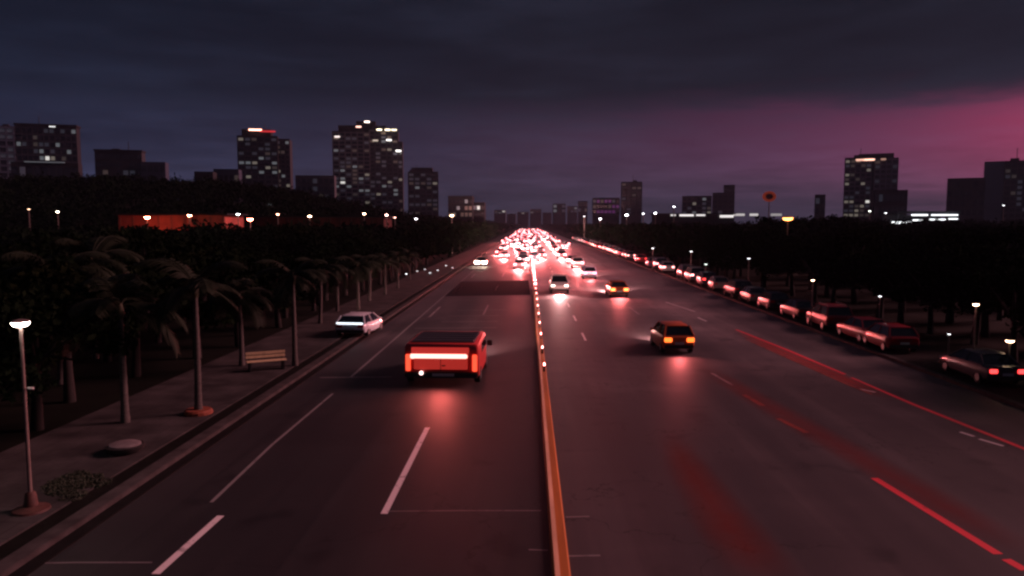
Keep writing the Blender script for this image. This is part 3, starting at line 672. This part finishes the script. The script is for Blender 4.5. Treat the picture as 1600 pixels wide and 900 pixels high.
building('small blue-grey annex right of the plain grey block', 'building', 221, 257, 253, 545, rows=5, cols=4, wall=conc_b, wts=(92, 6, 1, 1, 0, 0), seed=7)
building('low dark house on the hill between annex and red-crowned tower', 'building', 304, 332, 268, 420, dep=12, rows=2, cols=4, wall=conc_d, wts=(80, 10, 4, 3, 3, 2), name='house', seed=8)
building('low pale house at the foot of the red-crowned tower', 'building', 334, 372, 264, 450, dep=12, rows=2, cols=5, wall=conc_b, wts=(70, 16, 8, 3, 3, 0), name='house', seed=9)
# red crowned tower
t, (x0, x1, y0, zt), rg = building('tower with red crown lights and pale balcony bands', 'building', 372, 432, 212, 640, rows=17, cols=6, wall=conc_d, band=conc, wts=(58, 18, 12, 7, 4, 1.5), seed=10)
block(t, 432, 453, 216, 646, 20, 16, 3, conc, conc, (66, 14, 10, 6, 4, 1), rg)
block(t, 380, 424, 202, 645, 14, 1, 4, conc_d, None, (100, 0, 0, 0, 0, 0), rg)
roof_light(t, 399, 203, 640, 11, (1, .45, .32), 5); roof_light(t, 418, 205, 640, 13, (1, .05, .06), .6)
building('low pale block with a bright right edge between the two tall left towers', 'building', 462, 522, 274, 520, rows=5, cols=7, wall=conc_p, wts=(70, 20, 6, 3, 1, 0), seed=11)
# tallest tower: stepped twin
t, (x0, x1, y0, zt), rg = building('tallest left tower, stepped twin shafts with golden crown lights', 'building', 520, 577, 205, 700, rows=21, cols=6, wall=conc, band=mat('band_grey', (.15, .15, .16), .8), wts=(58, 16, 16, 6, 3, .6), seed=12)
block(t, 577, 622, 202, 704, 24, 21, 5, conc_p, conc, (60, 18, 14, 5, 3, .6), rg)
block(t, 622, 631, 220, 712, 18, 17, 1, conc, None, (75, 12, 8, 4, 1, 0), rg)
block(t, 532, 606, 196, 716, 14, 1, 6, conc_d, None, (100, 0, 0, 0, 0, 0), rg)
block(t, 560, 590, 189, 718, 10, 1, 3, conc_d, None, (100, 0, 0, 0, 0, 0), rg)
for px, py, c, s in ((573, 190, (1, .8, .7), 4), (560, 198, (1, .55, .45), 2.5), (592, 202, (1, .85, .6), 3.5), (605, 202, (1, .85, .6), 4), (615, 202, (1, .85, .6), 3), (527, 214, (1, .85, .8), 1.5), (607, 218, (1, .95, .9), 2.5), (622, 235, (1, .95, .9), 3.5), (586, 219, (1, .85, .7), .6)):
    roof_light(t, px, py, 699, 5, c, s)
t, (x0, x1, y0, zt), rg = building('narrow tower right of the tallest left tower with a chamfered top', 'building', 638, 684, 268, 760, rows=10, cols=5, wall=conc, band=conc, wts=(62, 20, 12, 4, 2, 1), seed=13)
block(t, 643, 676, 262, 762, 14, 1, 3, conc_d, None, (90, 5, 5, 0, 0, 0), rg)
building('low terraced block with diagonal lights at the right end of the left skyline', 'building', 700, 738, 306, 420, dep=14, rows=3, cols=6, wall=conc_d, wts=(50, 14, 14, 10, 8, 3), name='apartment_block', seed=14)
building('small block stepping down towards the road end', 'building', 738, 757, 316, 430, dep=14, rows=2, cols=3, wall=conc_d, wts=(60, 10, 14, 10, 4, 1), name='apartment_block', seed=15)
# far centre
for i, (a, b, py) in enumerate(((772, 790, 328), (792, 806, 334), (808, 826, 331), (828, 846, 327), (848, 862, 332), (864, 884, 318), (886, 902, 322), (903, 918, 314))):
    t, _, _ = building('tiny hazy block above the road end, %s from the left' % ORD[i], 'building', a, b, py, 1250 + 40 * i, dep=30, rows=2, cols=3, wall=conc, wts=(55, 25, 10, 6, 3, 1), name='distant_block', seed=20 + i)
    t['group'] = 'hazy blocks above the road end'
purple = glow_mat('pane_purple', (.55, .12, .62), .10)
t, (x0, x1, y0, zt), rg = building('low block washed in purple light left of the dark central tower', 'building', 926, 968, 309, 900, rows=3, cols=7, wall=conc, band=conc_p, wts=(60, 10, 10, 0, 0, 0), seed=31)
for o in list(t.children):
    if o.name.startswith('pane') and rg.random() < .6:
        o.material_slots[0].link = 'OBJECT'; o.material_slots[0].material = purple
building('dark slim tower standing right of centre above the trees', 'building', 971, 1003, 284, 950, rows=9, cols=4, wall=conc_d, band=conc_d, wts=(85, 9, 4, 1, 0, 0), seed=32)
building('small hazy block with lit windows right of the central tower', 'building', 1066, 1112, 306, 800, rows=4, cols=6, wall=conc, wts=(55, 18, 10, 8, 5, 1), seed=33, name='apartment_block')
t, _, rg = building('thin stepped tower on the right of the small hazy block', 'building', 1114, 1146, 301, 820, rows=4, cols=4, wall=conc_d, band=conc_d, wts=(80, 10, 8, 1, 0, 0), seed=34)
block(t, 1130, 1147, 289, 824, 16, 2, 2, conc_d, None, (90, 6, 4, 0, 0, 0), rg)
building('tiny dark block left of the right-hand crowned tower', 'building', 1274, 1290, 304, 600, rows=2, cols=2, wall=conc_d, wts=(95, 5, 0, 0, 0, 0), seed=35, name='house')
# right crowned tower
t, (x0, x1, y0, zt), rg = building('right-hand tower with pinkish crown lights and lit window columns', 'building', 1321, 1362, 246, 600, rows=13, cols=5, wall=conc_d, band=mat('band_plum', (.08, .07, .10), .7), wts=(48, 12, 20, 3, 12, 1.2), seed=36)
block(t, 1362, 1397, 248, 606, 22, 12, 4, conc_b, mat('band_slate', (.13, .12, .16), .6), (78, 16, 4, 1, 0, 0), rg)
block(t, 1333, 1386, 241, 612, 14, 1, 4, conc_d, None, (100, 0, 0, 0, 0, 0), rg)
for px, w, s in ((1345, 7, 1.2), (1358, 9, 2.2), (1380, 4, .4)): roof_light(t, px, 250, 599, w, (1, .55, .42), s)
building('low dark annex in front of the right-hand crowned tower', 'building', 1366, 1418, 297, 520, dep=16, rows=2, cols=7, wall=conc_d, wts=(95, 4, 1, 0, 0, 0), seed=37, name='annex')
building('dark windowless-looking block left of the tall pale block at the right edge', 'building', 1482, 1539, 278, 520, rows=4, cols=6, wall=conc, wts=(98, 2, 0, 0, 0, 0), skip=.3, seed=38)
t, (x0, x1, y0, zt), rg = building('tall block at the right edge with a pale side and dark window grid', 'building', 1572, 1660, 250, 540, rows=10, cols=9, wall=conc_d, band=conc, wts=(70, 18, 8, 2, 2, .2), seed=39)
block(t, 1538, 1572, 250, 541, 12, 1, 2, mat('facade_light', (0.24, 0.24, 0.26), 0.8, noise=0.12, scale=0.05), None, (100, 0, 0, 0, 0, 0), rg, skip=1.0)
# lit low building right: station canopy with light tubes
q = P(1400, 342, 330); q2 = P(1500, 336, 330)
t = thing('filling_station', 'low lit station canopy with white light tubes behind the right trees', 'building', ((q.x + q2.x) / 2, 330, 0))
cx = t.location.x; hw_ = (q2.x - q.x) / 2
link('canopy', MB().box((0, 6, 12.2), (hw_ * 2, 14, .9)).mesh('canopy', bevel=.1), t, m=conc_p)
for k in range(4): link('column', MB().tube([(-hw_ + (k + .5) * hw_ / 2, 5, 0), (-hw_ + (k + .5) * hw_ / 2, 5, 11.8)], .35, 8).mesh('column'), t, m=conc_p)
link('shop_wall', MB().box((0, 14, 5.6), (hw_ * 1.9, 1, 11.2)).mesh('shop_wall'), t, m=conc_p)
wt = glow_mat('tube_white', (.92, .97, 1), 2.6)
for a, b, py, th in ((1393, 1425, 348, 1.0), (1424, 1450, 336, .55), (1426, 1447, 344, .5), (1452, 1478, 343, .5), (1455, 1497, 336, .5), (1482, 1497, 342, .5)):
    u, v = P(a, py, 328.5), P(b, py, 328.5)
    link('light_tube', MB().box(((u.x + v.x) / 2 - cx, -1.5, u.z), (v.x - u.x, .4, th)).mesh('tube', bevel=.12), t, m=wt)
t = thing('shop_row', 'low row of lit shops below the hazy right skyline', 'building', (P(1085, 337, 420).x, 420, 0))
link('wall', MB().box((0, 6, 6.2), (44, 12, 12.4)).mesh('shop_row'), t, m=conc_d)
link('roof', MB().box((0, 6, 12.7), (46, 14, .6)).mesh('shop_roof', bevel=.1), t, m=conc)
cx = t.location.x
for a, b, py, s in ((1048, 1056, 335, .8), (1062, 1084, 336, 1.1), (1088, 1102, 334, 1.0), (1125, 1146, 338, 1.0), (1146, 1164, 322, .5), (1172, 1185, 324, .6), (1205, 1222, 322, .3)):
    u, v = P(a, py, 419.4), P(b, py, 419.4)
    link('lit_window', MB().box(((u.x + v.x) / 2 - cx, -.4, min(u.z, 12.2)), (v.x - u.x, .5, 1.3)).mesh('lw'), t, m=glow_mat('lw_%d' % (s * 10), (1, .93, .92), s))
# red lit wall at the left
a, b = P(186, 357, 152), P(352, 357, 152)
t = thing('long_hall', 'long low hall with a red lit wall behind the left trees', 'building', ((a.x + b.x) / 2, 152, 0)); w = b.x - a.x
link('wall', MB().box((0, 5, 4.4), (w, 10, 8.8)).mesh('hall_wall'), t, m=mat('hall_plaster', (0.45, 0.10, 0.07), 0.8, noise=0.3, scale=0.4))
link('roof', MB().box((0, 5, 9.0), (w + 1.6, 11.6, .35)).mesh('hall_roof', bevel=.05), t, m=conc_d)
a, b = P(398, 357, 172), P(600, 357, 172)
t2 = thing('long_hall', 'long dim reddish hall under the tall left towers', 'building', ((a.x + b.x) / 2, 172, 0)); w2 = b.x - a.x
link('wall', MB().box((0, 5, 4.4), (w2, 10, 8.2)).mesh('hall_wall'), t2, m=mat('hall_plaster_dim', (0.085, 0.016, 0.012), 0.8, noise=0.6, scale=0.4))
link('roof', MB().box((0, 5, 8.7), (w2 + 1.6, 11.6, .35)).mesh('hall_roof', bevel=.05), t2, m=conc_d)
p2 = MB().box((0, 0, 0), (.45, .3, 8.0)).mesh('pilaster')
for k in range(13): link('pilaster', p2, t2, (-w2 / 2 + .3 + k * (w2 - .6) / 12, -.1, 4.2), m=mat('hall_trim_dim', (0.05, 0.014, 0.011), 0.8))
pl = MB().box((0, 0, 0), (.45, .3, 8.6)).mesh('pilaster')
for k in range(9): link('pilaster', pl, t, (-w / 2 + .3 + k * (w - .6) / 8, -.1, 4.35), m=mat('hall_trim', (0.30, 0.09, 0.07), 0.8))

# ------------------------------------------------------------------ trees
bark_m = mat('bark', (0.012, 0.010, 0.009), 0.9, noise=0.4, scale=6, bump=0.4)
leaf_m = [mat('leaf_%d' % i, c, 0.75, noise=0.35, scale=1.5, spec=0.0) for i, c in enumerate(((0.006, 0.011, 0.005), (0.005, 0.010, 0.005), (0.008, 0.012, 0.005)))]
def leaf_cloud(rng, centres, n, size):
    c = np.array([q[:3] for q in centres]); r = np.array([q[3:] for q in centres])
    k = rng.integers(0, len(c), n); d = rng.normal(size=(n, 3)); d /= np.linalg.norm(d, axis=1)[:, None]
    rad = rng.random(n) ** .45
    p = c[k] + d * r[k] * rad[:, None]
    a = rng.normal(size=(n, 3)); a /= np.linalg.norm(a, axis=1)[:, None]
    b = np.cross(a, rng.normal(size=(n, 3))); b /= np.linalg.norm(b, axis=1)[:, None]
    s = size * (0.6 + .8 * rng.random((n, 1)))
    v = np.stack([p - a * s, p + b * s * .55, p + a * s, p - b * s * .55], 1).reshape(-1, 3)
    return v
def cloud_mesh(name, v):
    n = len(v) // 4; me = bpy.data.meshes.new(name)
    me.vertices.add(len(v)); me.vertices.foreach_set('co', v.astype(np.float32).ravel())
    me.loops.add(4 * n); me.loops.foreach_set('vertex_index', np.arange(4 * n, dtype=np.int32))
    me.polygons.add(n); me.polygons.foreach_set('loop_start', np.arange(0, 4 * n, 4, dtype=np.int32))
    me.update(calc_edges=True); return me
TREE = []
for i in range(5):
    rng = np.random.default_rng(50 + i); cs = []; tr = MB(); hh = 6.6
    lean = rng.normal(size=2) * .25
    tr.tube([(0, 0, 0), (lean[0] * .4, lean[1] * .4, 1.4), (lean[0], lean[1], 3.0), (lean[0] * 1.4, lean[1] * 1.4, 4.8)], [.24, .18, .14, .06], 8)
    for k in range(11):
        a = rng.random() * 6.283; rr = 1.0 + rng.random() * 1.6; z = 2.7 + rng.random() * 3.0
        e = (lean[0] + math.cos(a) * rr, lean[1] + math.sin(a) * rr, z); q = .75 + rng.random() * .65
        cs.append((*e, q, q, q * .72)); tr.tube([(lean[0] * .9, lean[1] * .9, 1.9 + rng.random() * 1.6), (e[0] * .55, e[1] * .55, z * .8), e], [.08, .05, .02], 5)
    cs.append((lean[0], lean[1], 5.5, 1.2, 1.2, .85))
    TREE.append((tr.mesh('trunk', smooth=60), cloud_mesh('crown', leaf_cloud(rng, cs, 2600, .17))))
def tree(X, Y, s, label, group, i, cat='tree'):
    t = thing('leafy_tree', label, cat, (X, Y, hill(X, Y)), random.uniform(0, 6.28), group); t.scale = (s * random.uniform(1.0, 1.3), s * random.uniform(1.0, 1.3), s)
    link('trunk', TREE[i][0], t, m=bark_m); link('crown', TREE[i][1], t, m=leaf_m[i % 3])
Ltab = 'dark leafy tree in the black wood left of the road'
Rtab = 'dark leafy tree in the black wood right of the parked cars'
for row, (X, stp) in enumerate(((-17.6, 4.6), (-22.5, 5.0), (-27, 6.0), (-33, 7.5), (-42, 9))):
    Y = 15.0 + row * 1.5
    while Y < (125 if row < 2 else 112):
        tree(X + random.uniform(-1.2, .9), Y, random.uniform(.72, 1.0) if row < 2 else random.uniform(.78, 1.1), Ltab, 'wood left of the road', random.randrange(5)); Y += stp * random.uniform(.75, 1.25)
for row, (X, stp) in enumerate(((25.2, 4.8), (29.5, 5.5), (35, 6.5), (43, 8.5))):
    Y = 24.0 + row * 6
    while Y < 128:
        tree(X + random.uniform(-1.0, 1.4), Y, random.uniform(.72, 1.0) if row < 1 else random.uniform(.80, 1.08), Rtab, 'wood right of the parked cars', random.randrange(5)); Y += stp * random.uniform(.75, 1.25)
def wood(name, label, spots, seed, size=.5, per=130):
    rng = np.random.default_rng(seed); vs_ = []
    for X, Y, hgt in spots:
        g = hill(X, Y); cs = []
        for k in range(7):
            a = rng.random() * 6.283; rr = rng.random() * 2.6; q = 1.2 + rng.random() * 1.3
            cs.append((X + math.cos(a) * rr, Y + math.sin(a) * rr, g + hgt * (.35 + .5 * rng.random()), q, q, q * .8))
        vs_.append(leaf_cloud(rng, cs, per, size))
    me = cloud_mesh(name, np.concatenate(vs_)); o = link(name, me, m=leaf_m[1]); return stuff(o, label, 'wood')
rr_ = random.Random(5)
sp = []
for _ in range(900):
    Y = rr_.uniform(172, 330); px = rr_.uniform(-60, 800); X = (px - 826) / F * Y
    if X < -21: sp.append((X, Y, rr_.uniform(6.5, 9.5)))
for _ in range(380):
    Y = rr_.uniform(112, 135); px = rr_.uniform(-60, 800); X = (px - 826) / F * Y
    if X < -19: sp.append((X, Y, rr_.uniform(5.4, 6.6)))
for _ in range(750):
    Y = 125 + 1300 * rr_.random() ** 1.6; X = -15.5 - 45 * rr_.random() ** 1.7; sp.append((X, Y, rr_.uniform(5.5, 8.0)))
wood('far_wood', 'far dark wood covering the hill behind the left trees', sp, 8)
sp = []
for _ in range(650):
    Y = rr_.uniform(128, 300); px = rr_.uniform(870, 1660); X = (px - 826) / F * Y
    if X > 27: sp.append((X, Y, rr_.uniform(5.6, 7.4) + (1.6 if 1180 < px < 1330 else 0)))
for _ in range(750):
    Y = 122 + 1300 * rr_.random() ** 1.6; X = 24.5 + 60 * rr_.random() ** 1.7; sp.append((X, Y, rr_.uniform(5.5, 7.5)))
wood('far_wood', 'far dark wood below the right skyline', sp, 9)

# ---- palms
ptrunk_m = mat('palm_trunk', (0.075, 0.070, 0.064), 0.85, noise=0.35, scale=5, bump=0.4, stretch=(1, 1, 6))
frond_m = mat('palm_frond', (0.011, 0.018, 0.008), 0.7, noise=0.3, scale=3, spec=0.2)
FRONDS = []
for i in range(4):
    rg = random.Random(90 + i); mb = MB(); L = 2.0 + .25 * rg.random(); up = (.95, .55, .2, -.15)[i]; N = 15; pts = []
    pos = Vector((0, 0, 0)); ang = up
    for k in range(N + 1):
        pts.append(pos.copy()); pos += Vector((math.cos(ang), 0, math.sin(ang))) * (L / N); ang -= (.055 + .006 * k)
    mb.tube(pts, [.028 * (1 - .8 * k / N) for k in range(N + 1)], 5)
    for k in range(2, N + 1):
        for s in (-1, 1):
            for h_ in (0, .5):
                if k == N and h_: continue
                q = pts[k] if not h_ else (pts[k] + pts[k + 1]) / 2
                tdir = (pts[min(k + 1, N)] - pts[k - 1]).normalized()
                ll = .62 * math.sin(math.pi * min(.95, .18 + .75 * k / N)) + .12
                e = q + tdir * ll * .55 + Vector((0, s * ll * .75, -ll * (.28 + .25 * rg.random())))
                w = tdir * .028
                mid = (q + e) / 2 + Vector((0, 0, ll * .10))
                mb.add([q - w, q + w, mid + w * 1.1, e, mid - w * 1.1], [(0, 1, 2, 4), (4, 2, 3)])
    FRONDS.append(mb.flat('frond'))
PTR = []
for i in range(3):
    rg = random.Random(60 + i); b = rg.uniform(-.12, .12); prof = []
    pts = [(b * math.sin(z / 4.6 * 2.4), b * .6 * (z / 4.6) ** 2, z) for z in np.linspace(0, 4.6, 24)]
    PTR.append(MB().tube(pts, [.155 - .012 * min(1, k / 3) * 2 - .0026 * k + (.010 if k % 2 else 0) for k in range(24)], 12).mesh('palm_trunk', smooth=60))
def palm(px, py, top, label, i, crown=1.0, ring=False, gz=.14):
    q = G(px, py, gz); hgt = P(px, top, q.y).z - gz; k = hgt / 4.6
    t = thing('palm_tree', label, 'palm', (q.x, q.y, gz), random.uniform(0, 6.28), 'palms along the left pavement')
    tr = link('trunk', PTR[i % 3], t, m=ptrunk_m); tr.scale = (1, 1, k)
    e = PTR[i % 3].vertices[-1].co
    tx, ty = 0.0, 0.0
    last = [PTR[i % 3].vertices[-1 - j].co for j in range(12)]; tx = sum(v.x for v in last) / 12; ty = sum(v.y for v in last) / 12
    n = 14
    for j in range(n):
        f = link('frond', FRONDS[j % 4], t, (tx, ty, hgt - .03 + .02 * (3 - j % 4)), j * 2.399 + random.uniform(-.2, .2), m=frond_m); f.scale = (crown * random.uniform(.85, 1.1),) * 3
    link('crown_shaft', MB().lathe([(.09, -.45), (.13, -.3), (.14, -.1), (.05, .12)], 10).mesh('shaft', smooth=60), t, (tx, ty, hgt), m=mat('shaft_green', (0.05, 0.055, 0.025), 0.7))
    if ring: link('brick_ring', MB().lathe([(.24, 0), (.50, 0), (.50, .10), (.44, .16), (.24, .16)], 16).mesh('brick_ring'), t, m=mat('ring_orange', (0.22, 0.055, 0.026), 0.7, noise=0.3, scale=8))
palm(310, 646, 447, 'palm with a slender pale trunk and an orange brick ring at its foot', 0, 1.1, True)
palm(196, 660, 478, 'palm with drooping fronds set back between the near lamp and the ringed palm', 1, 1.15)
palm(378, 571, 462, 'short palm close behind the ringed palm', 2, .9)
palm(461, 571, 430, 'palm with the straightest pale trunk, beside the white hatchback', 1, .95)
palm(500, 505, 420, 'leaning palm behind the straight pale trunk', 2, 1.0)
palm(527, 486, 425, 'palm left of the white hatchback farther up the pavement', 0, .95)
palm(560, 484, 415, 'palm behind the white hatchback', 1, .95)
palm(577, 470, 412, 'palm farther along, last of the close group behind the white hatchback', 2, .95)
for i, (px, py) in enumerate(((602, 460), (622, 450), (640, 437))):
    palm(px, py, py - 52 + i * 6, 'far palm up the left pavement, %s beyond the group at the white hatchback' % ORD[i], i, .95)
palm(95, 600, 430, 'shadowed palm at the edge of the wood behind the near lamp', 2, 1.2, gz=.0)
palm(150, 560, 405, 'tall shadowed palm rising above the drooping palm', 0, 1.3, gz=.0)

# ------------------------------------------------------------------ pavement things
q = G(196, 706, .14); t = thing('planter', 'low dark round planter with a pale lid on the left pavement', 'planter', (q.x, q.y, .14))
link('bowl', MB().lathe([(.40, 0), (.52, .10), (.56, .22), (.50, .24), (.47, .19), (.10, .19)], 20).mesh('bowl', smooth=35), t, m=mat('dark_stone', (0.018, 0.017, 0.017), 0.7, noise=0.3, scale=5))
link('lid', MB().lathe([(.44, .19), (.45, .25), (.38, .28), (.10, .29)], 20).mesh('lid', smooth=30), t, m=mat('pale_stone', (0.17, 0.155, 0.155), 0.6, noise=0.25, scale=5))
q = G(115, 760, .14); rg = np.random.default_rng(4)
cs = [(q.x + rg.normal() * .30, q.y + rg.normal() * .38,   .15, .34, .40, .05) for k in range(14)]
stuff(link('grass_patch', cloud_mesh('grass_patch', leaf_cloud(rg, cs, 7000, .032)), m=mat('grass', (0.022, 0.034, 0.018), 0.8, noise=0.4, scale=3)), 'dark green patch of grass on the left pavement', 'grass')
q = G(418, 579, .14); t = thing('bench', 'cream bench under the palms on the left pavement', 'bench', (q.x, q.y, .14), R(28))
cream = mat('cream_wood', (0.66, 0.56, 0.34), 0.5, noise=0.2, scale=6)
for k in range(3): link('seat_slat', MB().box((0, .02 + k * .16, .44), (1.8, .13, .04)).mesh('slat', bevel=.01), t, m=cream)
for k in range(2): link('back_slat', MB().box((0, .52, .60 + k * .17), (1.8, .04, .13)).mesh('slat', bevel=.01), t, m=cream)
for s in (-1, 1): link('leg', MB().box((s * .75, .2, .21), (.08, .5, .42)).box((s * .75, .56, .4), (.08, .05, .8)).mesh('bleg', bevel=.01), t, m=trim_m)

# ------------------------------------------------------------------ air
hz = bpy.data.materials.new('haze_air'); hz.use_nodes = True; tt = hz.node_tree; tt.nodes.clear()
vo = tt.nodes.new('ShaderNodeVolumePrincipled'); vo.inputs['Color'].default_value = (0.55, 0.72, 1.0, 1); vo.inputs['Density'].default_value = 0.00006; vo.inputs['Anisotropy'].default_value = 0.2
oo = tt.nodes.new('ShaderNodeOutputMaterial'); tt.links.new(vo.outputs[0], oo.inputs['Volume'])
o = link('haze', MB().box((0, 950, 69), (4500, 2600, 142)).mesh('haze'), m=hz); o['kind'] = 'stuff'; o['label'] = 'thin evening haze over the whole place'; o['category'] = 'haze'
